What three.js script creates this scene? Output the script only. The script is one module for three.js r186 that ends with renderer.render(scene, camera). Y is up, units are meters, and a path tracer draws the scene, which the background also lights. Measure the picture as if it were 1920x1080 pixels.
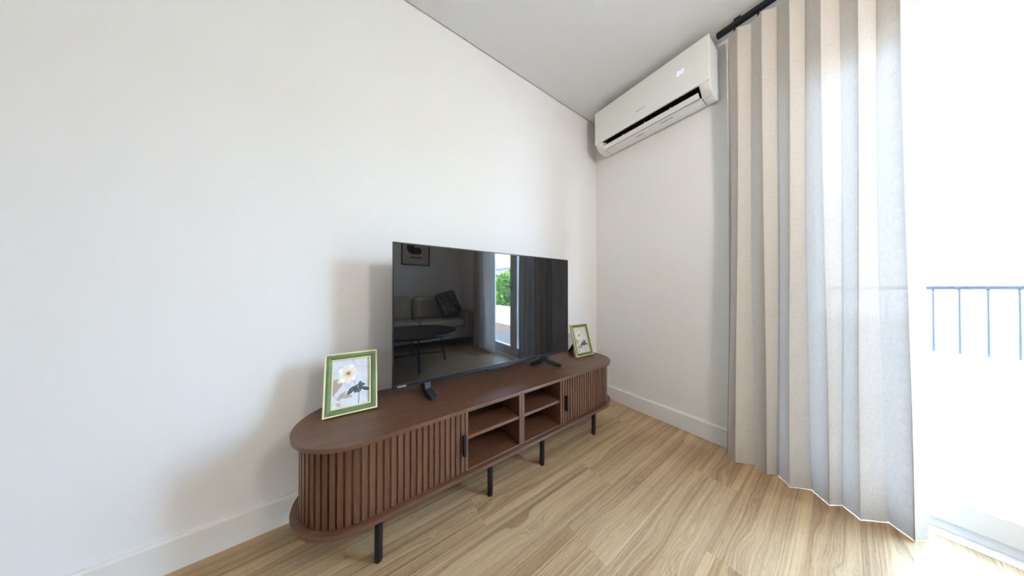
import * as THREE from 'three';
import { RoundedBoxGeometry } from 'three/addons/geometries/RoundedBoxGeometry.js';
import { mergeGeometries, toCreasedNormals } from 'three/addons/utils/BufferGeometryUtils.js';
import { TextGeometry } from 'three/addons/geometries/TextGeometry.js';
import { FontLoader } from 'three/addons/loaders/FontLoader.js';

// ---------------------------------------------------------------- camera, sky, sun, exposure
const scene = new THREE.Scene();
const camera = new THREE.PerspectiveCamera(2 * Math.atan(540 / 438) * 180 / Math.PI, 16 / 9, 0.02, 200);
camera.position.set(-1.9762, 1.0016, 1.3906);
const yaw = 35.03 * Math.PI / 180;
camera.lookAt(camera.position.x + Math.sin(yaw), camera.position.y + 3 / 438, camera.position.z - Math.cos(yaw));
const renderer = new THREE.WebGLRenderer({ antialias: true });
renderer.toneMapping = THREE.LinearToneMapping;
renderer.toneMappingExposure = 1.2;
renderer.shadowMap.enabled = true;

// a clear, slightly milky daytime sky, the same all the way round
{
  const w = 64, h = 128, d = new Float32Array(w * h * 4);
  for (let j = 0; j < h; j++) {
    const el = Math.max(0, ((j + 0.5) / h - 0.5) * 2);
    const k = Math.pow(1 - el, 2.2);
    const c = [0.37 + 0.31 * k, 0.66 + 0.24 * k, 1.14 + 0.02 * k];
    for (let i = 0; i < w; i++) { const o = (j * w + i) * 4; d[o] = c[0]; d[o + 1] = c[1]; d[o + 2] = c[2]; d[o + 3] = 1; }
  }
  const t = new THREE.DataTexture(d, w, h, THREE.RGBAFormat, THREE.FloatType);
  t.mapping = THREE.EquirectangularReflectionMapping; t.magFilter = THREE.LinearFilter; t.needsUpdate = true;
  scene.background = t; scene.backgroundIntensity = 42;
}
// the sun stands behind the house: it lights the trees beyond the balcony, not the room
const sun = new THREE.DirectionalLight(0xfff1dc, 45);
sun.position.set(-9, 13, 5); sun.target.position.set(4, 0, 2);
sun.castShadow = true; sun.shadow.mapSize.set(2048, 2048);
Object.assign(sun.shadow.camera, { left: -16, right: 16, top: 16, bottom: -16, near: 1, far: 60 });
scene.add(sun, sun.target);

// ---------------------------------------------------------------- helpers
let seed = 7;
const rnd = () => { seed = (seed * 1664525 + 1013904223) >>> 0; return seed / 4294967296; };
const hash = (x, y, s) => { let n = (x * 374761393 + y * 668265263 + s * 1274126177) | 0; n = Math.imul(n ^ (n >>> 13), 1274126177); return ((n ^ (n >>> 16)) >>> 0) / 4294967296; };
const sm = (t) => t * t * (3 - 2 * t);
function noise(x, y, s = 0) {
  const i = Math.floor(x), j = Math.floor(y), u = sm(x - i), v = sm(y - j);
  const a = hash(i, j, s), b = hash(i + 1, j, s), c = hash(i, j + 1, s), d = hash(i + 1, j + 1, s);
  return a + (b - a) * u + (c - a) * v + (a - b - c + d) * u * v;
}
const fbm = (x, y, s, n = 4) => { let r = 0, a = 0.5, t = 0; for (let k = 0; k < n; k++) { r += a * noise(x, y, s + k * 17); t += a; x *= 2.03; y *= 2.03; a *= 0.5; } return r / t; };
const clamp = (x, a = 0, b = 1) => Math.min(b, Math.max(a, x));
const mix = (a, b, t) => a + (b - a) * t;

function tex(w, h, fn, srgb = true) {
  const d = new Uint8Array(w * h * 4);
  for (let j = 0; j < h; j++) for (let i = 0; i < w; i++) {
    const c = fn(i / w, j / h), o = (j * w + i) * 4;
    d[o] = clamp(c[0]) * 255; d[o + 1] = clamp(c[1]) * 255; d[o + 2] = clamp(c[2]) * 255; d[o + 3] = 255;
  }
  const t = new THREE.DataTexture(d, w, h);
  t.magFilter = THREE.LinearFilter; t.minFilter = THREE.LinearMipmapLinearFilter; t.wrapS = t.wrapT = THREE.RepeatWrapping;
  if (srgb) t.colorSpace = THREE.SRGBColorSpace;
  t.needsUpdate = true;
  return t;
}
const std = (color, roughness = 0.6, extra = {}) => new THREE.MeshStandardMaterial({ color, roughness, ...extra });
const phys = (color, roughness = 0.6, extra = {}) => new THREE.MeshPhysicalMaterial({ color, roughness, ...extra });

const used = new Map();
const numbered = (n) => { const k = used.get(n) || 0; used.set(n, k + 1); return k ? `${n}_${String(k).padStart(3, '0')}` : n; };
function mesh(name, geo, m, parent) {
  const o = new THREE.Mesh(geo, m);
  o.castShadow = o.receiveShadow = true;
  o.name = parent ? name : numbered(name);
  (parent || scene).add(o);
  return o;
}
function thing(name, label, category, [x, y, z] = [0, 0, 0], turn = 0, group) {
  const o = new THREE.Group(); o.name = numbered(name); o.position.set(x, y, z); o.rotation.y = turn;
  o.userData = { label, category }; if (group) o.userData.group = group;
  scene.add(o); return o;
}
function tag(o, label, category, group) { Object.assign(o.userData, { label, category }); if (group) o.userData.group = group; return o; }
function struct(name, geo, m, label) { const o = mesh(name, geo, m); o.name = name; o.userData = { kind: 'structure', label, category: name.split('_')[0] }; return o; }
const box = (x0, x1, y0, y1, z0, z1) => new THREE.BoxGeometry(x1 - x0, y1 - y0, z1 - z0).translate((x0 + x1) / 2, (y0 + y1) / 2, (z0 + z1) / 2);
const rbox = (x0, x1, y0, y1, z0, z1, r = 0.004, s = 2) => new RoundedBoxGeometry(x1 - x0, y1 - y0, z1 - z0, s, Math.min(r, (x1 - x0) / 2.01, (y1 - y0) / 2.01, (z1 - z0) / 2.01)).translate((x0 + x1) / 2, (y0 + y1) / 2, (z0 + z1) / 2);
function merge(list) { return mergeGeometries(list.map((g) => { const n = g.index ? g.toNonIndexed() : g; for (const k of Object.keys(n.attributes)) if (!['position', 'normal', 'uv'].includes(k)) n.deleteAttribute(k); return n; })); }
function tube(a, b, r, seg = 12) {
  const A = new THREE.Vector3(...a), B = new THREE.Vector3(...b), d = B.clone().sub(A);
  const g = new THREE.CylinderGeometry(r, r, d.length(), seg);
  g.applyQuaternion(new THREE.Quaternion().setFromUnitVectors(new THREE.Vector3(0, 1, 0), d.normalize()));
  return g.translate((A.x + B.x) / 2, (A.y + B.y) / 2, (A.z + B.z) / 2);
}
// uv in metres with u along the grain axis
function grain(geo, axis, ou = 0, ov = 0) {
  const g = geo.index ? geo.toNonIndexed() : geo, p = g.attributes.position, uv = new Float32Array(p.count * 2);
  const a = new THREE.Vector3(), b = new THREE.Vector3(), c = new THREE.Vector3(), n = new THREE.Vector3();
  for (let i = 0; i < p.count; i += 3) {
    a.fromBufferAttribute(p, i); b.fromBufferAttribute(p, i + 1); c.fromBufferAttribute(p, i + 2);
    n.copy(b).sub(a).cross(c.clone().sub(a));
    const ab = [Math.abs(n.x), Math.abs(n.y), Math.abs(n.z)], dom = ab.indexOf(Math.max(...ab));
    let u = axis, v = [0, 1, 2].find((k) => k !== dom && k !== axis);
    if (dom === axis) { u = [1, 2, 0][dom]; v = [2, 0, 1][dom]; }
    [a, b, c].forEach((q, k) => { uv[(i + k) * 2] = q.getComponent(u) + ou; uv[(i + k) * 2 + 1] = q.getComponent(v) + ov; });
  }
  g.setAttribute('uv', new THREE.BufferAttribute(uv, 2));
  return g;
}

// ---------------------------------------------------------------- materials
const wallPaint = std(new THREE.Color().setRGB(0.90, 0.89, 0.87), 0.92);
const ceilPaint = std(new THREE.Color().setRGB(0.80, 0.80, 0.80), 0.85);
const trimWhite = std(new THREE.Color().setRGB(0.87, 0.86, 0.83), 0.45);

// dark walnut veneer, one square metre-ish of it, u along the grain
const walnutMap = tex(1024, 512, (u, v) => {
  const x = u * 2, y = v;                                             // repeats every 1.2 m x 0.5 m
  const wob = fbm(x * 2, y * 5, 3, 3) * 0.35;
  const broad = fbm(x * 1.2, (y + wob * 0.12) * 22, 11, 4);
  const fine = fbm(x * 6, y * 260, 23, 3);
  const pore = noise(x * 26, y * 300, 41) > 0.80 ? 0.84 : 1;
  const k = (0.80 + 0.22 * broad + 0.30 * (fine - 0.5)) * pore;
  return [0.415 * k, 0.268 * k, 0.188 * k];
});
walnutMap.repeat.set(1 / 1.2, 1 / 0.5);
const walnutBump = tex(512, 512, (u, v) => { const x = fbm(u * 14, v * 220, 91, 2); return [x, x, x]; }, false);
walnutBump.repeat.set(1 / 0.6, 1 / 0.3);
const walnut = phys(0xffffff, 0.33, { ior: 1.6, map: walnutMap, bumpMap: walnutBump, bumpScale: 0.0004 });
const blackMetal = std(0x14161b, 0.42, { metalness: 0.3 });
const screwMetal = std(0xb8b8b4, 0.35, { metalness: 0.8 });

// ---------------------------------------------------------------- room shell
const H = 2.6, XL = -4.3, ZF = 3.86, T = 0.22;
// floor: oak planks along x, each a mesh of its own on a slab
{
  const floor = struct('floor', box(XL - T, T, -0.2, -0.012, -T, ZF + T), std(0x5b4c3a, 0.9), 'light oak plank floor with bold grain');
  const variants = [];
  for (let k = 0; k < 9; k++) {
    const sd = 100 + k * 31, tone = mix(0.98, 1.02, rnd()), knots = [];
    for (let q = 0; q < 2 + (k % 3); q++) knots.push([rnd() * 1.22, mix(0.03, 0.16, rnd()), mix(0.05, 0.13, rnd()), mix(0.012, 0.028, rnd()), mix(0.016, 0.04, rnd()) * (rnd() < 0.5 ? -1 : 1)]);
    const t = tex(1280, 224, (u, v) => {
      const L = u * 1.22, W = v * 0.19;                               // metres on the plank
      let h = W + 0.016 * (fbm(L * 1.0, W * 5, sd, 2) - 0.5) + 0.0045 * (fbm(L * 5, W * 30, sd + 3, 3) - 0.5);
      for (const [kx, ky, ka, kb, A] of knots) h += A * Math.exp(-(((L - kx) / ka) ** 2) - ((W - ky) / kb) ** 2);
      // the grain lines are the level lines of h
      const g1 = noise(h * 90, 0.5 + L * 0.5, sd + 11), g2 = noise(h * 260, L * 1.2, sd + 13), g3 = noise(h * 700, L * 3.0, sd + 17);
      const band = fbm(L * 0.8, h * 16, sd + 19, 2), patch = fbm(L * 2.2, W * 10, sd + 31, 2), pore = noise(L * 42, W * 1000, sd + 23), fleck = noise(L * 14, W * 620, sd + 29);
      let d = 0.38 * Math.pow(g1, 1.5) + 0.40 * g2 * g2 + 0.30 * g3 + 0.34 * (band - 0.5) + 0.2 * (patch - 0.5);
      d = (d - 0.16) * (0.75 + 0.5 * patch);
      if (pore > 0.74) d += 0.22 * (0.3 + g2);
      d += 0.20 * (fleck - 0.5);
      const e = clamp(d), w = noise(L * 1.3, W * 12, sd + 37) - 0.5;
      return [mix(0.75, 0.47, e) * tone, (mix(0.632, 0.352, e) - 0.012 * w) * tone, (mix(0.478, 0.228, e) - 0.03 * w) * tone];
    });
    t.wrapS = t.wrapT = THREE.ClampToEdgeWrapping;
    variants.push(std(0xffffff, 0.35, { map: t, bumpMap: t, bumpScale: 0.0004 }));
  }
  const PL = 1.22, PW = 0.19, e = 0.00015, bv = 0.0004;
  const plankGeo = (len, wid, u0, flip) => {
    const X = len / 2 - e, Z = wid / 2 - e, lo = -0.012;
    const top = [[-X + bv, 0, -Z + bv], [-X + bv, 0, Z - bv], [X - bv, 0, Z - bv], [X - bv, 0, -Z + bv]];
    const mid = [[-X, -bv, -Z], [-X, -bv, Z], [X, -bv, Z], [X, -bv, -Z]], bot = mid.map(([x, , z]) => [x, lo, z]);
    const pos = [], uv = [];
    const quad = (...q) => [0, 1, 2, 0, 2, 3].forEach((i) => { const p = q[i]; pos.push(...p); let u = u0 + (p[0] + len / 2) / PL, v = (p[2] + wid / 2) / PW; if (flip) { u = 1 - u; v = 1 - v; } uv.push(clamp(u, 0.002, 0.998), clamp(v, 0.01, 0.99)); });
    quad(...top);
    for (let i = 0; i < 4; i++) { const j = (i + 1) % 4; quad(top[i], mid[i], mid[j], top[j]); quad(mid[i], bot[i], bot[j], mid[j]); }
    const g = new THREE.BufferGeometry();
    g.setAttribute('position', new THREE.Float32BufferAttribute(pos, 3)); g.setAttribute('uv', new THREE.Float32BufferAttribute(uv, 2));
    g.computeVertexNormals(); return g;
  };
  const full = [plankGeo(PL, PW, 0, false), plankGeo(PL, PW, 0, true)];
  let last = -1;
  for (let r = 0, z = -0.06; z < ZF; r++, z += PW) {
    const z0 = Math.max(z, 0.002), z1 = Math.min(z + PW, ZF - 0.002);
    let x = XL - ((r * 0.42 + rnd() * 0.2) % PL);
    for (; x < 0; x += PL) {
      const x0 = Math.max(x, XL + 0.002), x1 = Math.min(x + PL, -0.002);
      if (x1 - x0 < 0.05) continue;
      let v = Math.floor(rnd() * 9); if (v === last) v = (v + 1) % 9; last = v;
      const whole = x0 === x && x1 === x + PL && z0 === z && z1 === z + PW;
      const g = whole ? full[rnd() < 0.5 ? 0 : 1] : plankGeo(x1 - x0, z1 - z0, (x0 - x) / PL, false);
      mesh('plank', g, variants[v], floor).position.set((x0 + x1) / 2, 0, (z0 + z1) / 2);
    }
  }
}
// TV wall, sofa wall, far left wall
struct('wall_back', box(XL - T, T, -0.2, H + 0.25, -T, 0), wallPaint, 'plain off white wall behind the television');
struct('wall_front', box(XL - T, T, -0.2, H + 0.25, ZF, ZF + T), wallPaint, 'plain wall behind the sofa');
struct('wall_left', box(XL - T, XL, -0.2, H + 0.25, 0, ZF), wallPaint, 'plain wall at the far left end of the room');
// right wall with the opening of the balcony door
const DZ0 = 1.16, DZ1 = 2.72, DH = 2.28;
struct('wall_right', merge([box(0, T, -0.2, H + 0.25, 0, DZ0), box(0, T, -0.2, H + 0.25, DZ1, ZF), box(0, T, DH, H + 0.25, DZ0, DZ1), box(0, T, -0.2, 0, DZ0, DZ1)]), wallPaint, 'off white wall that carries the air conditioner and the balcony door');
// ceiling: held 7 mm off the TV wall, which leaves a thin shadow line
struct('ceiling', box(XL, 0, H, H + 0.012, 0.007, ZF), ceilPaint, 'smooth light grey ceiling with a shadow gap along the wall');
struct('ceiling_slab', box(XL - T, T, H + 0.25, H + 0.5, -T, ZF + T), std(0xb4b2ac, 0.95), 'concrete slab above the ceiling');
// skirting
const skirt = (len) => { const s = new THREE.Shape(); s.moveTo(0, 0); s.lineTo(0.015, 0); s.lineTo(0.015, 0.109); s.lineTo(0.011, 0.117); s.lineTo(0, 0.117); s.closePath(); return new THREE.ExtrudeGeometry(s, { depth: len, bevelEnabled: false }); };
struct('baseboard_right', skirt(DZ0 - 0.07), trimWhite, 'white skirting board along the right wall');
{ const o = scene.getObjectByName('baseboard_right'); const g = skirt(DZ0 - 0.07); const p = g.attributes.position; for (let i = 0; i < p.count; i++) p.setX(i, -p.getX(i)); const n = g.index ? g.toNonIndexed() : g; const a = n.attributes.position; for (let i = 0; i < a.count; i += 3) for (let k = 0; k < 3; k++) { const t = a.array[(i + 1) * 3 + k]; a.array[(i + 1) * 3 + k] = a.array[(i + 2) * 3 + k]; a.array[(i + 2) * 3 + k] = t; } n.computeVertexNormals(); o.geometry = n; }
struct('baseboard_back', skirt(-XL - 0.016).rotateY(-Math.PI / 2).translate(-0.016, 0, 0), trimWhite, 'white skirting board along the television wall');
struct('baseboard_front', box(XL + 0.016, -0.016, 0, 0.117, ZF - 0.015, ZF), trimWhite, 'white skirting board behind the sofa');

// ---------------------------------------------------------------- balcony door: two glazed leaves in a white frame
{
  const pvc = std(new THREE.Color().setRGB(0.82, 0.83, 0.84), 0.35);
  const pane = phys(0xffffff, 0.0, { transmission: 1, thickness: 0, ior: 1.5 });
  const d = new THREE.Group(); d.name = 'door_1'; d.userData = { kind: 'structure', label: 'white double balcony door with two glazed leaves', category: 'door' }; scene.add(d);
  const fw = 0.055, fx0 = 0.06, fx1 = 0.13;
  mesh('frame', merge([rbox(fx0, fx1, 0, DH, DZ0, DZ0 + fw), rbox(fx0, fx1, 0, DH, DZ1 - fw, DZ1), rbox(fx0, fx1, DH - fw, DH, DZ0 + fw, DZ1 - fw), rbox(fx0, fx1, 0, 0.045, DZ0 + fw, DZ1 - fw)]), pvc, d);
  const mid = 1.925;
  const leaf = (z0, z1, withHandle) => {
    const y0 = 0.045, y1 = DH - fw, w = 0.085, a = 0.045, b = 0.115;
    const l = mesh('door_leaf', merge([rbox(a, b, y0, y1, z0, z0 + w), rbox(a, b, y0, y1, z1 - w, z1), rbox(a, b, y1 - w, y1, z0 + w, z1 - w), rbox(a, b, y0, y0 + w + 0.01, z0 + w, z1 - w)]), pvc, d);
    mesh('glass_pane', box(0.078, 0.084, y0 + w + 0.012, y1 - w - 0.002, z0 + w + 0.002, z1 - w - 0.002), pane, l);
    if (withHandle) mesh('door_handle', merge([rbox(0.03, 0.045, 0.98, 1.12, z0 + 0.03, z0 + 0.06), tube([0.035, 1.05, z0 + 0.045], [-0.005, 1.05, z0 + 0.045], 0.009), rbox(-0.015, 0.0, 1.04, 1.06, z0 + 0.035, z0 + 0.16, 0.006)]), std(0xd8d8d6, 0.3), l);
  };
  leaf(DZ0 + fw, mid - 0.002, false); leaf(mid + 0.002, DZ1 - fw, true);
}

// ---------------------------------------------------------------- TV cabinet
{
  const c = thing('tv_cabinet', 'long dark walnut media cabinet with rounded ends, slatted doors and open middle shelves', 'cabinet', [-1.2336, 0, 0.2375], 0.0075);
  const HX = 0.909, R = 0.2146, SX = HX - R;
  const half = (side, r, inset = 0) => {                              // half a stadium in (x, -z)
    const s = new THREE.Shape(), x0 = side * (0.0004 - 0.002), x1 = side * SX;
    if (side < 0) { s.moveTo(x0, -r); s.lineTo(x0, r); s.lineTo(x1, r); s.absarc(x1, 0, r, Math.PI / 2, Math.PI * 1.5, false); s.lineTo(x0, -r); }
    else { s.moveTo(x0, -r); s.lineTo(x1, -r); s.absarc(x1, 0, r, -Math.PI / 2, Math.PI / 2, false); s.lineTo(x0, r); s.closePath(); }
    return s;
  };
  const board = (side, y0, y1) => {
    const b = 0.0016, g = new THREE.ExtrudeGeometry(half(side, R - b), { depth: y1 - y0 - 2 * b, bevelEnabled: true, bevelThickness: b, bevelSize: b, bevelSegments: 2, curveSegments: 48 });
    g.rotateX(-Math.PI / 2).translate(side * 0.0016, y0 + b, 0);
    return grain(g, 0, side * 0.37 + 0.9, 0.21);
  };
  for (const s of [-1, 1]) mesh('top_panel', board(s, 0.4725, 0.4885), walnut, c);
  for (const s of [-1, 1]) mesh('bottom_panel', board(s, 0.189, 0.205), walnut, c);
  const y0 = 0.205, y1 = 0.4725, ri = 0.1835;
  const OL = -0.3075, OR = 0.2796, DL = -0.0245, DR = 0.0105, zf = 0.1915;
  // carcass
  mesh('side_panel', grain(rbox(OL - 0.013, OL, y0, y1, -0.18, zf, 0.001), 1, 0.1, 0.2), walnut, c);
  mesh('side_panel', grain(rbox(OR, OR + 0.013, y0, y1, -0.18, zf, 0.001), 1, 0.4, 0.2), walnut, c);
  const dm = (DL + DR) / 2;
  mesh('divider', grain(rbox(DL, dm - 0.0004, y0, y1, -0.18, zf, 0.0015), 1, 0.7, 0.1), walnut, c);
  mesh('divider', grain(rbox(dm + 0.0004, DR, y0, y1, -0.18, zf, 0.0015), 1, 0.2, 0.3), walnut, c);
  mesh('shelf', grain(rbox(OL, DL, 0.337, 0.352, -0.18, zf - 0.004, 0.0012), 0, 0.3, 0.3), walnut, c);
  mesh('shelf', grain(rbox(DR, OR - 0.004, 0.337, 0.352, -0.18, zf - 0.004, 0.0012), 0, 0.9, 0.1), walnut, c);
  mesh('back_panel', grain(box(OL, OR, y0, y1, -0.186, -0.18), 0, 0.5, 0.2), walnut, c);
  for (const [a, b] of [[OL, DL], [DR, OR]]) mesh('door_track', grain(rbox(a, b, y0, y0 + 0.006, zf - 0.006, zf + 0.001, 0.001), 0, 0.5), walnut, c);
  for (const [x, y, z] of [[DL - 0.0005, 0.3, 0.02], [DL - 0.0005, 0.272, 0.075], [DL - 0.0005, 0.362, 0.05]]) mesh('screw_cap', tube([x + 0.0005, y, z], [x - 0.002, y, z], 0.004, 12), screwMetal, c);
  // tambour doors: slats on a backing that runs round the end
  const P = 0.0226, sw = 0.0160, sd = 0.0095, sh = y1 - y0 - 0.004;
  const slatShape = new THREE.Shape();
  { const w = sw / 2, r = 0.0032; slatShape.moveTo(-w, 0); slatShape.lineTo(w, 0); slatShape.lineTo(w, sd - r); slatShape.absarc(w - r, sd - r, r, 0, Math.PI / 2, false); slatShape.lineTo(-w + r, sd); slatShape.absarc(-w + r, sd - r, r, Math.PI / 2, Math.PI, false); slatShape.closePath(); }
  const slatGeos = [0, 1, 2, 3].map((k) => {
    const g = new THREE.ExtrudeGeometry(slatShape, { depth: sh, bevelEnabled: false, curveSegments: 3 });
    g.rotateX(-Math.PI / 2).rotateY(Math.PI).rotateX(Math.PI).translate(0, sh, 0);   // x along the door, y up, z outwards
    g.computeBoundingBox();
    const bb = g.boundingBox; g.translate(0, -bb.min.y, -bb.min.z);
    return grain(g, 1, k * 0.31, k * 0.123);
  });
  for (const s of [-1, 1]) {
    const xe = s < 0 ? OL - 0.013 : OR + 0.013, straight = Math.abs(xe) < SX ? SX - Math.abs(xe) : 0;
    // backing: straight run, then the half circle
    const pts = [[xe, ri]], N = 28;
    for (let i = 0; i <= N; i++) { const a = Math.PI / 2 + s * -1 * Math.PI * i / N; pts.push([s * SX + ri * Math.cos(a), ri * Math.sin(a)]); }
    pts.push([xe, -ri]);
    const pos = [];
    for (let i = 0; i < pts.length - 1; i++) { const [ax, az] = pts[i], [bx, bz] = pts[i + 1]; const q = [[ax, y0, az], [bx, y0, bz], [bx, y1, bz], [ax, y1, az]]; for (const k of [0, 1, 2, 0, 2, 3]) pos.push(...q[k]); }
    const g = new THREE.BufferGeometry(); g.setAttribute('position', new THREE.Float32BufferAttribute(pos, 3));
    g.setAttribute('uv', new THREE.Float32BufferAttribute(new Float32Array(pos.length / 3 * 2), 2)); g.computeVertexNormals();
    const door = mesh('tambour_door', grain(g, 1), walnut, c);
    const total = straight + Math.PI * ri;
    for (let k = 0, d = P / 2 + 0.001; d < total - 0.006; k++, d += P) {
      const o = mesh('slat', slatGeos[(k * 3 + (s > 0 ? 1 : 0)) % 4], walnut, door);
      if (d < straight) o.position.set(xe + s * d, y0 + 0.002, ri - 0.0005);
      else { const a = (d - straight) / ri; o.position.set(s * (SX + (ri - 0.0005) * Math.sin(a)), y0 + 0.002, (ri - 0.0005) * Math.cos(a)); o.rotation.y = s * a; }
    }
    const hx = s < 0 ? -0.3305 : 0.321, hz = ri + sd;
    mesh('handle', merge([rbox(hx - 0.0065, hx + 0.0065, 0.283, 0.371, hz + 0.006, hz + 0.02, 0.002), rbox(hx - 0.005, hx + 0.005, 0.289, 0.299, hz - 0.002, hz + 0.01, 0.001), rbox(hx - 0.005, hx + 0.005, 0.355, 0.365, hz - 0.002, hz + 0.01, 0.001)]), blackMetal, door);
  }
  // round black legs
  for (const z of [0.15, -0.15]) for (const x of [-0.648, -0.172, 0.171, 0.655]) {
    mesh('leg', merge([new THREE.CylinderGeometry(0.0138, 0.0138, 0.186, 28).translate(x, 0.096, z), new THREE.CylinderGeometry(0.0125, 0.0125, 0.003, 24).translate(x, 0.0015, z), new THREE.CylinderGeometry(0.03, 0.03, 0.003, 24).translate(x, 0.1875, z)]), blackMetal, c);
  }
}

// ---------------------------------------------------------------- television
const font = await new FontLoader().loadAsync('fonts/droid/droid_sans_bold.typeface.json');
const fontR = await new FontLoader().loadAsync('fonts/droid/droid_sans_regular.typeface.json');
const text = (s, size, depth = 0.0004, f = font) => { const g = new TextGeometry(s, { font: f, size, depth, curveSegments: 3, bevelEnabled: false }); g.computeBoundingBox(); return g.translate(-g.boundingBox.min.x, 0, 0); };
{
  const TX = -1.2435, TY = 0.4885, t = thing('television', 'black flat screen television standing on the walnut cabinet, switched off and mirroring the room', 'television', [TX, TY, 0.235]);
  const w = 1.143 / 2, y0 = 0.0675, y1 = 0.7275;
  const plastic = phys(0x0b0c0f, 0.32), back = std(0x101114, 0.6);
  mesh('rear_housing', merge([rbox(-w + 0.004, w - 0.004, y0 + 0.004, y1 - 0.004, -0.028, -0.006, 0.006), rbox(-0.43, 0.43, y0 + 0.03, 0.46, -0.075, -0.02, 0.02, 3)]), back, t);
  const bz = 0.0065, ch = 0.0175;
  mesh('bezel', merge([rbox(-w, -w + bz, y0, y1, -0.012, 0.002, 0.0012), rbox(w - bz, w, y0, y1, -0.012, 0.002, 0.0012), rbox(-w + bz, w - bz, y1 - bz, y1, -0.012, 0.002, 0.0012)]), plastic, t);
  mesh('chin', rbox(-w + bz, w - bz, y0, y0 + ch, -0.012, 0.003, 0.0015), phys(0x14161b, 0.28), t);
  mesh('screen', box(-w + bz - 0.001, w - bz + 0.001, y0 + ch - 0.001, y1 - bz + 0.001, -0.01, 0.0), phys(new THREE.Color().setRGB(0.004, 0.004, 0.005), 0.015, { ior: 1.64 }), t);
  mesh('logo', text('TOSHIBA', 0.0078).scale(0.84, 1, 1).translate(-w + 0.0195, y0 + 0.0045, 0.003), std(0xc9ccd2, 0.35), t);
  mesh('sensor_housing', merge([rbox(-0.088, 0.086, y0 - 0.011, y0 + 0.003, -0.014, 0.001, 0.003), tube([0.07, y0 - 0.011, -0.006], [0.07, y0 - 0.013, -0.006], 0.004)]), phys(0x0d0e11, 0.3), t);
  // splayed feet: a prong forward and one back from a short neck
  const prong = (x, len, ang, h0) => {                                // len along the table, ang measured from straight ahead
    const sh = new THREE.Shape(), top = y0 + 0.002, k = len / 0.105;
    sh.moveTo(-0.012, top); sh.lineTo(0.018, top); sh.lineTo(0.034 * k, 0.04); sh.lineTo(len - 0.002, 0.0125); sh.lineTo(len, 0.0105); sh.lineTo(len, 0.0015); sh.lineTo(len - 0.03, 0.0015); sh.lineTo(0.02 * k, 0.016); sh.lineTo(-0.012, 0.04); sh.closePath();
    return new THREE.ExtrudeGeometry(sh, { depth: 0.03, bevelEnabled: true, bevelSize: 0.001, bevelThickness: 0.001, bevelOffset: -0.001, bevelSegments: 1 }).translate(0, 0, -0.015).rotateY(-Math.PI / 2 + ang).translate(x, 0, -0.016);
  };
  const footM = phys(0x0a0b0d, 0.55);
  mesh('foot', merge([prong(-0.425, 0.078, 0.32), prong(-0.425, 0.09, Math.PI - 0.32)]), footM, t);
  mesh('foot', merge([prong(0.348, 0.118, 0.9), prong(0.348, 0.09, Math.PI + 0.75)]), footM, t);
}

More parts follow.
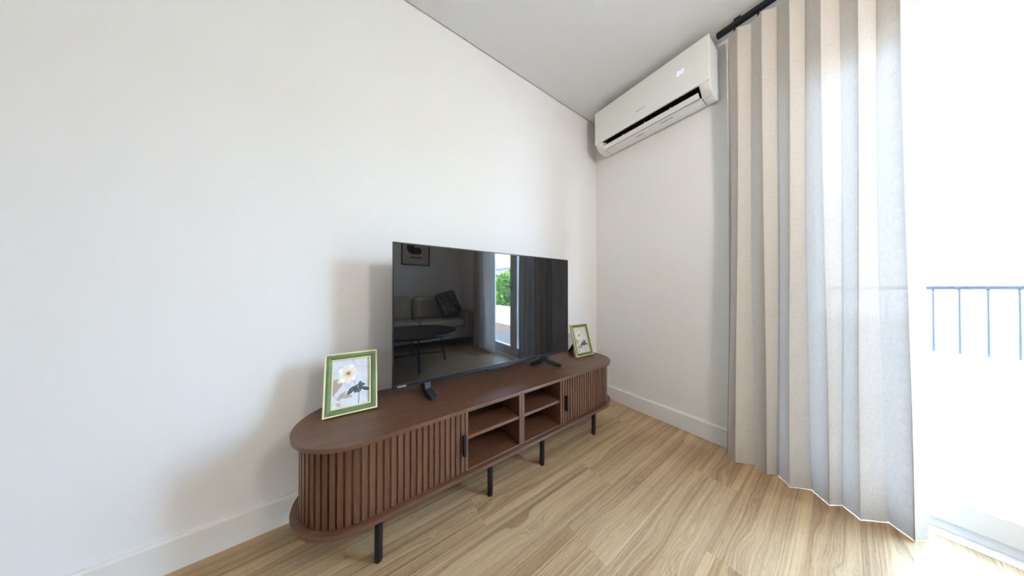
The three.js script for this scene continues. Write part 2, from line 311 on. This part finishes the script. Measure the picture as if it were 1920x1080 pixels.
// ---------------------------------------------------------------- picture frames
{
  const cv = document.createElement('canvas'); cv.width = 520; cv.height = 720;
  const x = cv.getContext('2d');
  x.fillStyle = '#d9dde4'; x.fillRect(0, 0, 520, 720);
  for (let k = 0; k < 900; k++) { x.fillStyle = rnd() < 0.5 ? 'rgba(255,255,255,0.05)' : 'rgba(170,180,196,0.05)'; x.beginPath(); x.arc(rnd() * 520, rnd() * 720, 10 + rnd() * 40, 0, Math.PI * 2); x.fill(); }
  const blob = (col, pts) => { x.fillStyle = col; x.beginPath(); pts.forEach(([a, b, c, d], i) => (i ? x.quadraticCurveTo(a, b, c, d) : x.moveTo(a, b))); x.closePath(); x.fill(); };
  const leafP = (cx, cy, len, wd, ang, col, vein) => { x.save(); x.translate(cx, cy); x.rotate(ang); x.fillStyle = col; x.beginPath(); x.moveTo(0, 0); x.bezierCurveTo(len * 0.3, -wd, len * 0.75, -wd * 0.9, len, 0); x.bezierCurveTo(len * 0.75, wd * 0.9, len * 0.3, wd, 0, 0); x.fill(); if (vein) { x.strokeStyle = vein; x.lineWidth = 3; x.beginPath(); x.moveTo(0, 0); x.lineTo(len * 0.95, 0); x.stroke(); for (let k = 1; k < 5; k++) { x.lineWidth = 1.5; for (const s of [-1, 1]) { x.beginPath(); x.moveTo(len * k * 0.18, 0); x.lineTo(len * (k * 0.18 + 0.12), s * wd * 0.6); x.stroke(); } } } x.restore(); };
  // the printed plant with the soft brown second plant printed to its left
  const sh = 'rgba(158,134,112,0.62)';
  blob(sh, [[0, 300], [60, 260, 120, 330], [150, 380, 90, 440], [50, 500, 0, 545]]);
  blob('rgba(166,148,132,0.55)', [[0, 300], [90, 290, 140, 350], [110, 420, 30, 480], [10, 520, 0, 530]]);
  leafP(90, 560, 190, 42, 0.12, 'rgba(166,150,136,0.72)'); leafP(70, 620, 130, 46, -1.0, 'rgba(170,156,142,0.7)'); leafP(50, 640, 90, 38, 0.9, 'rgba(176,164,152,0.66)'); leafP(110, 560, 110, 34, -0.7, 'rgba(160,146,132,0.6)');
  x.strokeStyle = 'rgba(150,136,124,0.7)'; x.lineWidth = 6; x.beginPath(); x.moveTo(0, 520); x.quadraticCurveTo(50, 570, 70, 610); x.stroke(); x.beginPath(); x.moveTo(110, 620); x.lineTo(112, 720); x.stroke();
  x.strokeStyle = '#6d6860'; x.lineWidth = 6; x.beginPath(); x.moveTo(262, 318); x.quadraticCurveTo(300, 380, 322, 425); x.stroke();
  x.strokeStyle = '#57565c'; x.lineWidth = 9; x.beginPath(); x.moveTo(362, 520); x.quadraticCurveTo(372, 620, 356, 720); x.stroke();
  const gr = '#4a5352', gd = '#3a4344', vn = 'rgba(160,170,165,0.55)';
  leafP(310, 430, 170, 48, 2.30, gr, vn); leafP(330, 420, 130, 40, 1.75, gd, vn); leafP(330, 425, 130, 40, 0.05, gr, vn); leafP(390, 470, 140, 38, 0.42, gd, vn); leafP(400, 455, 110, 48, 2.2, '#525b58', vn); leafP(350, 420, 70, 26, -0.7, gr, vn); leafP(355, 430, 90, 34, 0.75, gd, vn);
  // bloom
  const petal = (cx, cy, len, wd, ang, a, b) => { const g = x.createLinearGradient(0, 0, len, 0); g.addColorStop(0, a); g.addColorStop(0.75, b); x.save(); x.translate(cx, cy); x.rotate(ang); x.fillStyle = g; x.beginPath(); x.moveTo(0, 0); x.bezierCurveTo(len * 0.25, -wd * 1.1, len * 1.02, -wd * 1.15, len, -wd * 0.1); x.bezierCurveTo(len * 1.04, wd * 1.1, len * 0.25, wd * 1.05, 0, 0); x.fill(); x.strokeStyle = 'rgba(176,148,116,0.45)'; x.lineWidth = 2; x.stroke(); x.restore(); };
  const ring = (n, r0, len, wd, a0, ca, cb) => { for (let k = 0; k < n; k++) { const a = a0 + k * 6.283 / n; petal(210 + Math.cos(a) * r0, 225 + Math.sin(a) * r0 * 0.8, len * (0.9 + 0.25 * rnd()), wd, a, ca, k % 2 ? cb : '#efe7dd'); } };
  petal(190, 260, 150, 44, 2.55, '#c9a47a', '#eadbc8'); petal(200, 275, 125, 40, 2.1, '#b78e62', '#e3d0b8');
  ring(9, 22, 118, 52, 0.2, '#dcc6a6', '#faf7f3'); ring(7, 12, 86, 40, 0.5, '#d2ac78', '#f6eee2'); ring(6, 4, 52, 24, 0.1, '#b07c3c', '#ecd6b0');
  x.fillStyle = '#7a5628'; x.beginPath(); x.arc(210, 224, 17, 0, Math.PI * 2); x.fill();
  for (let k = 0; k < 34; k++) { x.fillStyle = rnd() < 0.6 ? '#c99a48' : '#5a3d1a'; x.beginPath(); x.arc(210 + (rnd() - 0.5) * 50, 223 + (rnd() - 0.5) * 38, 3.5, 0, Math.PI * 2); x.fill(); }
  const printTex = new THREE.CanvasTexture(cv); printTex.colorSpace = THREE.SRGBColorSpace;
  const printM = std(0xffffff, 0.7, { map: printTex });
  const gold = phys(new THREE.Color().setRGB(0.82, 0.72, 0.42), 0.36, { metalness: 0.15 });
  const greenMap = tex(256, 256, (u, v) => { const k = 0.84 + 0.3 * fbm(u * 6, v * 40, 61, 4) + 0.1 * (noise(u * 90, v * 90, 7) - 0.5); return [0.385 * k, 0.475 * k, 0.30 * k]; });
  const green = std(0xffffff, 0.5, { map: greenMap });
  const brown = std(0x3a2418, 0.8);
  const W = 0.188, Hh = 0.246;
  // mitred moulding from a profile of [inset from the outer edge, height]
  const moulding = (prof) => {
    const pos = [], uv = [], ring = (i, h) => [[-W / 2 + i, i, h], [W / 2 - i, i, h], [W / 2 - i, Hh - i, h], [-W / 2 + i, Hh - i, h]];
    for (let k = 0; k < prof.length - 1; k++) {
      const A = ring(...prof[k]), B = ring(...prof[k + 1]);
      for (let s = 0; s < 4; s++) { const t = (s + 1) % 4, q = [A[s], A[t], B[t], B[s]]; for (const n of [0, 1, 2, 0, 2, 3]) { pos.push(...q[n]); uv.push(s % 2 ? q[n][1] * 4 : q[n][0] * 4, (s % 2 ? q[n][0] : q[n][1]) * 4); } }
    }
    const g = new THREE.BufferGeometry(); g.setAttribute('position', new THREE.Float32BufferAttribute(pos, 3)); g.setAttribute('uv', new THREE.Float32BufferAttribute(uv, 2)); g.computeVertexNormals();
    return toCreasedNormals(g, 0.5);
  };
  const build = (label, [x0, z0], lean) => {
    const f = thing('picture_frame', label, 'picture frame', [x0, 0.4888, z0], -0.057, 'green picture frames on the cabinet');
    const put = (name, g, m, par) => { if (!par) { g.rotateX(-lean).translate(0, 0.0042, 0); } return mesh(name, g, m, par || f); };
    put('outer_rim', moulding([[0, -0.014], [0, 0.0005], [0.001, 0.0018], [0.0055, 0.0018], [0.0066, 0.0002], [0.0066, -0.003]]), gold);
    const pr = [[0.0064, -0.002]]; for (let k = 0; k <= 6; k++) { const t = k / 6; pr.push([0.0066 + t * 0.0182, -0.0012 + 0.0035 * Math.sin(t * Math.PI) - 0.0045 * t]); }
    put('green_moulding', moulding(pr), green);
    put('inner_rim', moulding([[0.0246, -0.007], [0.0246, -0.0045], [0.0252, -0.0036], [0.0292, -0.0036], [0.0298, -0.0046], [0.0298, -0.0125]]), gold);
    put('print', new THREE.PlaneGeometry(W - 0.058, Hh - 0.058).translate(0, Hh / 2, -0.0121), printM);
    put('backing', box(-W / 2 + 0.003, W / 2 - 0.003, 0.003, Hh - 0.003, -0.0145, -0.0125), brown);
    // easel leg, hinged half way up the back
    const hy = 0.15 * Math.cos(lean), hz = -0.15 * Math.sin(lean) - 0.0215, len = 0.1;
    const s = new THREE.Shape(); s.moveTo(-0.028, 0); s.lineTo(0.028, 0); s.lineTo(0.02, Math.hypot(hy, len)); s.lineTo(-0.02, Math.hypot(hy, len)); s.closePath();
    mesh('easel_leg', new THREE.ExtrudeGeometry(s, { depth: 0.003, bevelEnabled: false }).rotateX(Math.atan2(len, hy)).translate(0, 0.0024, hz - len), brown, f);
    return f;
  };
  build('green and gold picture frame with a rose print at the left end of the cabinet', [-1.965, 0.2215], 0.285);
  build('green and gold picture frame with a rose print beside the television, nearest the air conditioner', [-0.4785, 0.242], 0.285);
}

// ---------------------------------------------------------------- air conditioner
{
  const a = thing('air_conditioner', 'white wall mounted split air conditioner with its vent slightly open and a lit temperature display', 'air conditioner');
  const white = phys(new THREE.Color().setRGB(0.88, 0.88, 0.85), 0.38), shade = phys(new THREE.Color().setRGB(0.86, 0.86, 0.85), 0.45), dark = std(0x0b0c0e, 0.7);
  const Z0 = 0.13, Z1 = 0.928;
  const ext = (pts, z0, z1, bev = 0) => { const s = new THREE.Shape(); pts.forEach(([x, y], i) => (i ? s.lineTo(x, y) : s.moveTo(x, y))); s.closePath(); return new THREE.ExtrudeGeometry(s, { depth: z1 - z0 - 2 * bev, bevelEnabled: bev > 0, bevelSize: bev, bevelThickness: bev, bevelOffset: -bev, bevelSegments: 3 }).translate(0, 0, z0 + bev); };
  const bottom = [[-0.186, 2.263], [-0.166, 2.243], [-0.146, 2.227], [-0.124, 2.219], [-0.09, 2.216], [-0.05, 2.217], [-0.025, 2.223], [-0.004, 2.236]];
  const full = [[-0.004, 2.545], [-0.178, 2.545], [-0.19, 2.53], [-0.192, 2.275], ...bottom];
  const cut = [[-0.004, 2.545], [-0.178, 2.545], [-0.19, 2.53], [-0.192, 2.281], [-0.183, 2.276], [-0.13, 2.30], [-0.085, 2.268], [-0.088, 2.24], [-0.136, 2.227], [-0.136, 2.2228], ...bottom.slice(3)];
  mesh('body', toCreasedNormals(merge([ext(cut, 0.196, 0.872), ext(full, Z0, 0.1965, 0.009), ext(full, 0.8715, Z1, 0.009)]), 0.6), shade, a);
  mesh('outlet', merge([ext([[-0.125, 2.298], [-0.086, 2.268], [-0.089, 2.242], [-0.134, 2.2285], [-0.1365, 2.2225], [-0.147, 2.226], [-0.135, 2.245]], 0.197, 0.871), ext([[-0.18, 2.2765], [-0.13, 2.2995], [-0.12, 2.29], [-0.178, 2.2745]], 0.197, 0.871)]), dark, a);
  mesh('front_panel', rbox(-0.2005, -0.186, 2.272, 2.551, Z0 - 0.001, Z1 + 0.001, 0.006, 3), white, a);
  // the horizontal louvre, turned a little open
  const lv = mesh('louvre', rbox(-0.018, 0.018, -0.0025, 0.0025, 0.2, 0.866, 0.002).rotateZ(-0.72).translate(-0.163, 2.2295, 0), white, a);
  for (let k = 0; k < 3; k++) mesh('louvre_pin', rbox(-0.16, -0.148, 2.245, 2.262, 0.36 + k * 0.17, 0.364 + k * 0.17, 0.001), shade, lv);
  for (let k = 0; k < 10; k++) mesh('vane', box(-0.15, -0.12, 2.246, 2.286, 0.23 + k * 0.067, 0.2315 + k * 0.067), dark, a);
  for (const z of [0.196, 0.8712]) mesh('bottom_seam', box(-0.13, -0.03, 2.2155, 2.2166, z, z + 0.0012), std(0x8a8c8c, 0.6), a);
  // lit digits on the panel
  const lit = new THREE.MeshStandardMaterial({ color: 0xdfe8ff, emissive: 0xcfe0ff, emissiveIntensity: 0.95, roughness: 0.5 });
  const dg = text('20', 0.029, 0.0004, fontR);
  mesh('display', dg.rotateY(-Math.PI / 2).translate(-0.2006, 2.411, 0.757), lit, a);
  // badge: a row of small grey letters too small to read
  const letters = [0.009, 0.004, 0.008, 0.008, 0.008, 0.007, 0.008];
  let z = 0.489; const bits = [];
  letters.forEach((w, i) => { const h = i === 0 ? 0.0095 : 0.0068; bits.push(box(-0.2010, -0.2005, 2.341, 2.341 + h, z, z + 0.0022)); if (w > 0.005) { bits.push(box(-0.2010, -0.2005, 2.341, 2.341 + h, z + w - 0.0022, z + w), box(-0.2010, -0.2005, 2.341 + h * (i % 2 ? 0.76 : 0.4), 2.341 + h * (i % 2 ? 0.98 : 0.62), z, z + w)); } z += w + 0.0022; });
  mesh('badge', merge(bits), std(0x8b8b86, 0.4), a);
  for (const [x, z0, z1] of [[-0.112, 0.62, 0.7], [-0.105, 0.44, 0.5]]) mesh('printed_mark', box(x, x + 0.006, 2.2152, 2.2162, z0, z1), std(0x8f9192, 0.6), a);
}

// ---------------------------------------------------------------- curtains and their track
{
  const linenMap = tex(256, 256, (u, v) => { const k = 0.94 + 0.05 * noise(u * 128, v * 12, 5) + 0.05 * noise(u * 12, v * 128, 9); return [0.83 * k, 0.80 * k, 0.765 * k]; });
  linenMap.repeat.set(6, 6);
  const linen = phys(0xffffff, 0.95, { map: linenMap, transmission: 0.42, thickness: 0, side: THREE.DoubleSide });
  const lined = phys(0xffffff, 0.95, { map: linenMap, transmission: 0.06, thickness: 0, side: THREE.DoubleSide });
  const track = thing('curtain_track', 'black curtain track fixed under the ceiling beside the air conditioner', 'curtain track');
  const black = std(0x0e0f12, 0.45);
  mesh('rail', rbox(-0.125, -0.095, 2.556, 2.581, 0.942, 3.3, 0.003), black, track);
  for (const z of [1.02, 1.9, 2.75, 3.22]) mesh('bracket', merge([rbox(-0.118, -0.102, 2.58, 2.6, z, z + 0.03, 0.002)]), black, track);
  const curtain = (label, z0, z1, folds, amp, ph, flare, cloth) => {
    const nu = folds * 14, nv = 40, pos = [], uv = [], idx = [];
    const top = 2.528, bot = 0.003;
    for (let j = 0; j <= nv; j++) {
      const v = j / nv, y = mix(top, bot, v), sp = 1 + flare * v * v * v;
      for (let i = 0; i <= nu; i++) {
        const u = i / nu, q = u * folds * Math.PI * 2 + ph;
        const A = amp * (0.75 + 0.5 * noise(u * folds, 3, 8)) * (0.75 + 0.25 * v) * (v < 0.02 ? 0.8 : 1);
        const zc = (z0 + z1) / 2 + (u - 0.5) * (z1 - z0) * sp + 0.012 * Math.sin(q * 0.5 + v * 3) * v + 0.25 * A * Math.sin(2 * q);
        pos.push(-0.108 + A * Math.sin(q) + 0.012 * Math.sin(v * 5 + u * 9) * v, y, zc); uv.push(u * (z1 - z0) * 1.8, y);
      }
    }
    for (let j = 0; j < nv; j++) for (let i = 0; i < nu; i++) { const a = j * (nu + 1) + i, b = a + 1, c = a + nu + 1, d = c + 1; idx.push(a, c, b, b, c, d); }
    const g = new THREE.BufferGeometry(); g.setAttribute('position', new THREE.Float32BufferAttribute(pos, 3)); g.setAttribute('uv', new THREE.Float32BufferAttribute(uv, 2)); g.setIndex(idx); g.computeVertexNormals();
    const t = thing('curtain', label, 'curtain', [0, 0, 0], 0, 'curtains at the balcony door');
    mesh('cloth', g, cloth, t);
    for (let k = 0; k < folds; k++) { const z = mix(z0, z1, (k + 0.5) / folds); mesh('glider', box(-0.114, -0.106, 2.524, 2.557, z - 0.004, z + 0.004), black, t); }
  };
  curtain('long off white curtain drawn beside the air conditioner', 0.975, 1.56, 6, 0.034, 0.6, 0.03, lined);
  curtain('long off white curtain gathered on the sofa side of the balcony door', 2.28, 2.92, 6, 0.04, 1.9, 0.10, linen);
}

// ---------------------------------------------------------------- globe pendant over the coffee table, out of the frame
{
  const y = 1.95, l = thing('pendant_lamp', 'white glass globe pendant hanging over the coffee table', 'lamp', [-1.2, 0, 2.2]);
  mesh('canopy', new THREE.CylinderGeometry(0.05, 0.06, 0.03, 32).translate(0, H - 0.016, 0), std(0xe8e6e0, 0.5), l);
  mesh('cord', tube([0, y + 0.14, 0], [0, H - 0.03, 0], 0.003, 8), std(0x2a2a2a, 0.6), l);
  mesh('socket', new THREE.CylinderGeometry(0.025, 0.03, 0.05, 24).translate(0, y + 0.135, 0), std(0xc9b98f, 0.4), l);
  mesh('globe_shade', new THREE.SphereGeometry(0.12, 40, 28).translate(0, y, 0), new THREE.MeshStandardMaterial({ color: 0xffffff, roughness: 0.5, emissive: 0xfff6ec, emissiveIntensity: 1.2 }), l);
  const p = new THREE.PointLight(0xfff6ec, 3.0); p.position.set(-1.2, y, 2.2); p.castShadow = true; p.shadow.radius = 5.5; scene.add(p);
}

// ---------------------------------------------------------------- the furniture that the screen mirrors
{
  const weave = tex(256, 256, (u, v) => { const k = 0.86 + 0.16 * noise(u * 120, v * 120, 3) + 0.08 * fbm(u * 8, v * 8, 6, 3); return [0.70 * k, 0.66 * k, 0.58 * k]; });
  weave.repeat.set(3, 3);
  const fabric = std(0xffffff, 0.95, { map: weave });
  const puff = (x0, x1, y0, y1, z0, z1, r, bulge = 0.02) => {
    const g = new RoundedBoxGeometry(x1 - x0, y1 - y0, z1 - z0, 6, r), p = g.attributes.position, hx = (x1 - x0) / 2, hy = (y1 - y0) / 2, hz = (z1 - z0) / 2;
    for (let i = 0; i < p.count; i++) { const X = p.getX(i) / hx, Y = p.getY(i) / hy, Z = p.getZ(i) / hz; const b = (1 - X * X) * (1 - Z * Z); const c = (1 - X * X) * (1 - Y * Y); p.setY(i, p.getY(i) + Math.sign(Y) * bulge * clamp(b)); p.setZ(i, p.getZ(i) + Math.sign(Z) * bulge * clamp(c)); }
    g.computeVertexNormals(); return g.translate((x0 + x1) / 2, (y0 + y1) / 2, (z0 + z1) / 2);
  };
  const s = thing('sofa', 'beige fabric sofa with two back cushions mirrored in the television', 'sofa', [-1.04, 0, 3.41]);
  mesh('base', rbox(-0.95, 0.95, 0.14, 0.34, -0.4, 0.42, 0.02, 3), fabric, s);
  mesh('seat_cushion', puff(-0.80, -0.005, 0.335, 0.475, -0.42, 0.24, 0.05), fabric, s);
  mesh('seat_cushion', puff(0.005, 0.80, 0.335, 0.475, -0.42, 0.24, 0.05), fabric, s);
  mesh('backrest', rbox(-0.95, 0.95, 0.3, 0.76, 0.26, 0.44, 0.05, 3), fabric, s);
  mesh('back_cushion', puff(-0.80, -0.008, 0.46, 0.87, 0.06, 0.25, 0.07), fabric, s);
  mesh('back_cushion', puff(0.008, 0.80, 0.46, 0.87, 0.06, 0.25, 0.07), fabric, s);
  mesh('armrest', rbox(-0.96, -0.80, 0.13, 0.62, -0.41, 0.43, 0.04, 3), fabric, s);
  mesh('armrest', rbox(0.80, 0.96, 0.13, 0.62, -0.41, 0.43, 0.04, 3), fabric, s);
  for (const x of [-0.86, 0.86]) for (const z of [-0.34, 0.36]) mesh('leg', new THREE.CylinderGeometry(0.022, 0.016, 0.14, 16).translate(x, 0.07, z), blackMetal, s);
  const pm = tex(128, 128, (u, v) => { const k = fbm(u * 9, v * 9, 44, 4) > 0.5 ? 1 : 0.62; return [0.46 * k, 0.43 * k, 0.42 * k]; });
  const pl = mesh('throw_pillow', puff(-0.21, 0.21, -0.21, 0.21, -0.05, 0.05, 0.045, 0.035).rotateX(0.35).rotateZ(0.22), std(0xffffff, 0.95, { map: pm }));
  tag(pl, 'grey mottled throw pillow leaning in the sofa corner', 'pillow'); pl.position.set(-0.47, 0.75, 3.255); pl.rotation.y = -0.35;

  const t = thing('coffee_table', 'round black coffee table on thin splayed legs mirrored in the television', 'table', [-1.24, 0, 2.39], 0.1);
  const bm = std(0x1a1512, 0.35);
  mesh('table_top', new THREE.LatheGeometry([[0, 0.415], [0.49, 0.415], [0.53, 0.42], [0.536, 0.428], [0.534, 0.444], [0.525, 0.449], [0, 0.449]].map(([a, b]) => new THREE.Vector2(a, b)), 64), bm, t);
  for (let k = 0; k < 4; k++) { const q = k * Math.PI / 2; mesh('leg', tube([0.33 * Math.cos(q), 0.418, 0.33 * Math.sin(q)], [0.4 * Math.cos(q), 0, 0.4 * Math.sin(q)], 0.011), blackMetal, t); }
  for (let k = 0; k < 2; k++) { const q = k * Math.PI / 2, e = 0.375; mesh('stretcher', tube([e * Math.cos(q), 0.13, e * Math.sin(q)], [-e * Math.cos(q), 0.13, -e * Math.sin(q)], 0.008), blackMetal, t); }

  // framed abstract print above the sofa
  const cv = document.createElement('canvas'); cv.width = 400; cv.height = 560; const x = cv.getContext('2d');
  x.fillStyle = '#cfc8bb'; x.fillRect(0, 0, 400, 560); x.fillStyle = '#2a2522';
  x.beginPath(); x.moveTo(90, 110); x.lineTo(300, 90); x.bezierCurveTo(330, 160, 250, 220, 170, 215); x.bezierCurveTo(110, 205, 80, 160, 90, 110); x.fill();
  x.beginPath(); x.arc(235, 300, 100, -Math.PI / 2, Math.PI * 0.62); x.closePath(); x.fill();
  x.fillStyle = '#4a3d36'; x.beginPath(); x.arc(170, 345, 58, 0, Math.PI * 2); x.fill(); x.fillStyle = '#8a7462'; x.fillRect(110, 440, 180, 26);
  const pt = new THREE.CanvasTexture(cv); pt.colorSpace = THREE.SRGBColorSpace;
  const wp = thing('wall_print', 'black framed abstract print hanging above the sofa, mirrored in the television', 'picture', [-0.905, 1.47, ZF]);
  const w = 0.26, h = 0.72;
  mesh('frame', merge([rbox(-w, -w + 0.018, 0, h, -0.025, 0), rbox(w - 0.018, w, 0, h, -0.025, 0), rbox(-w + 0.018, w - 0.018, 0, 0.018, -0.025, 0), rbox(-w + 0.018, w - 0.018, h - 0.018, h, -0.025, 0)]), std(0x14110f, 0.5), wp);
  mesh('print', new THREE.PlaneGeometry(2 * w - 0.036, h - 0.036).rotateY(Math.PI).translate(0, h / 2, -0.012), std(0xffffff, 0.8, { map: pt }), wp);
}

// ---------------------------------------------------------------- balcony and what lies beyond
{
  const slab = struct('balcony_floor', box(T, 2.0, -0.3, -0.035, -1.5, 5.5), std(0x8d7868, 0.8), 'balcony slab outside the door');
  const tm = [0x9b8574, 0x93806f, 0xa08b79].map((c) => std(c, 0.55));
  const tg = rbox(-0.1485, 0.1485, -0.03, -0.02, -0.1485, 0.1485, 0.002, 1);
  for (let i = 0; i < 5; i++) for (let k = 0; k < 12; k++) mesh('tile', tg, tm[Math.floor(rnd() * 3)], slab).position.set(T + 0.17 + i * 0.3, -0.005, 0.3 + k * 0.3);
  struct('wall_balcony', box(1.85, 2.0, -0.3, 0.5, -1.5, 5.5), std(0xdcdad4, 0.9), 'low white balcony parapet');
  const r = thing('balcony_railing', 'thin black metal railing on the balcony parapet', 'railing', [1.92, 0.5, 0]);
  mesh('handrail', rbox(-0.02, 0.02, 0.5, 0.53, -1.5, 5.5, 0.004), blackMetal, r);
  for (let k = 0; k < 50; k++) mesh('baluster', new THREE.CylinderGeometry(0.007, 0.007, 0.5, 8).translate(0, 0.25, 0.2 + k * 0.1), blackMetal, r);
  // ground far below, trees, a house across the street
  struct('ground', box(T, 60, -3.3, -3.1, -30, 40), std(0x8d8a80, 0.95), 'street level beyond the balcony');
  const leafM = [std(0x5f8f35, 0.8), std(0x7aa845, 0.8), std(0x4a7530, 0.8)], bark = std(0x5c4a3a, 0.9);
  const tree = (label, x, z, rad, hgt, mi) => {
    const t = thing('tree', label, 'tree', [x, -3.1, z], 0, 'trees beyond the balcony');
    mesh('trunk', new THREE.CylinderGeometry(0.09, 0.16, hgt, 10).translate(0, hgt / 2, 0), bark, t);
    for (let half = 0; half < 2; half++) {
      const pos = [], N = 2600;
      for (let k = 0; k < N; k++) {
        const a = rnd() * 6.283, b = Math.acos(2 * rnd() - 1), rr = rad * Math.cbrt(0.25 + 0.75 * rnd()) * (0.75 + 0.5 * noise(a * 2.5 + half * 3, b * 4, 5));
        const c = [rr * Math.sin(b) * Math.cos(a), hgt + rr * Math.cos(b) * 0.9, rr * Math.sin(b) * Math.sin(a)], s = 0.08 + 0.08 * rnd();
        const u = new THREE.Vector3(rnd() - 0.5, rnd() - 0.5, rnd() - 0.5).normalize(), v = new THREE.Vector3(rnd() - 0.5, rnd() - 0.5, rnd() - 0.5).cross(u).normalize();
        const q = (p, w) => [c[0] + u.x * p + v.x * w, c[1] + u.y * p + v.y * w, c[2] + u.z * p + v.z * w];
        pos.push(...q(-s, 0), ...q(0, -s * 0.45), ...q(s, 0), ...q(-s, 0), ...q(s, 0), ...q(0, s * 0.45));
      }
      const g = new THREE.BufferGeometry(); g.setAttribute('position', new THREE.Float32BufferAttribute(pos, 3)); g.computeVertexNormals();
      const f = mesh('foliage', g, leafM[(mi + half * 2) % 3], t); f.userData.kind = 'stuff';
    }
  };
  tree('leafy green tree beyond the railing, middle of the door view', 6.0, 9.6, 1.5, 3.9, 1);
  tree('leafy green tree beyond the railing, nearest the far door leaf', 8.6, 13.6, 1.7, 3.9, 0);
  tree('darker green tree beyond the railing, nearest the air conditioner wall', 6.6, 4.6, 1.4, 3.3, 2);
  const b = thing('house', 'pale plastered house across the street beyond the trees', 'building', [17, -3.1, 22]);
  mesh('wall', box(0, 6, 0, 7.2, -12, 12), std(0xc9c7c2, 0.9), b);
  mesh('roof_slab', rbox(-0.35, 6.2, 7.2, 7.45, -12.3, 12.3, 0.02), std(0xb5b1aa, 0.9), b);
  const wm = std(0x3c444c, 0.2), sm2 = std(0xe6e4df, 0.6);
  for (let i = 0; i < 2; i++) for (let k = 0; k < 8; k++) { const o = mesh('window', rbox(-0.06, 0.02, 0.9 + i * 3, 2.5 + i * 3, -10.5 + k * 3, -9.3 + k * 3, 0.01), sm2, b); mesh('pane', box(-0.07, -0.055, 1.0 + i * 3, 2.4 + i * 3, -10.4 + k * 3, -9.4 + k * 3), wm, o); }
}

renderer.render(scene, camera);
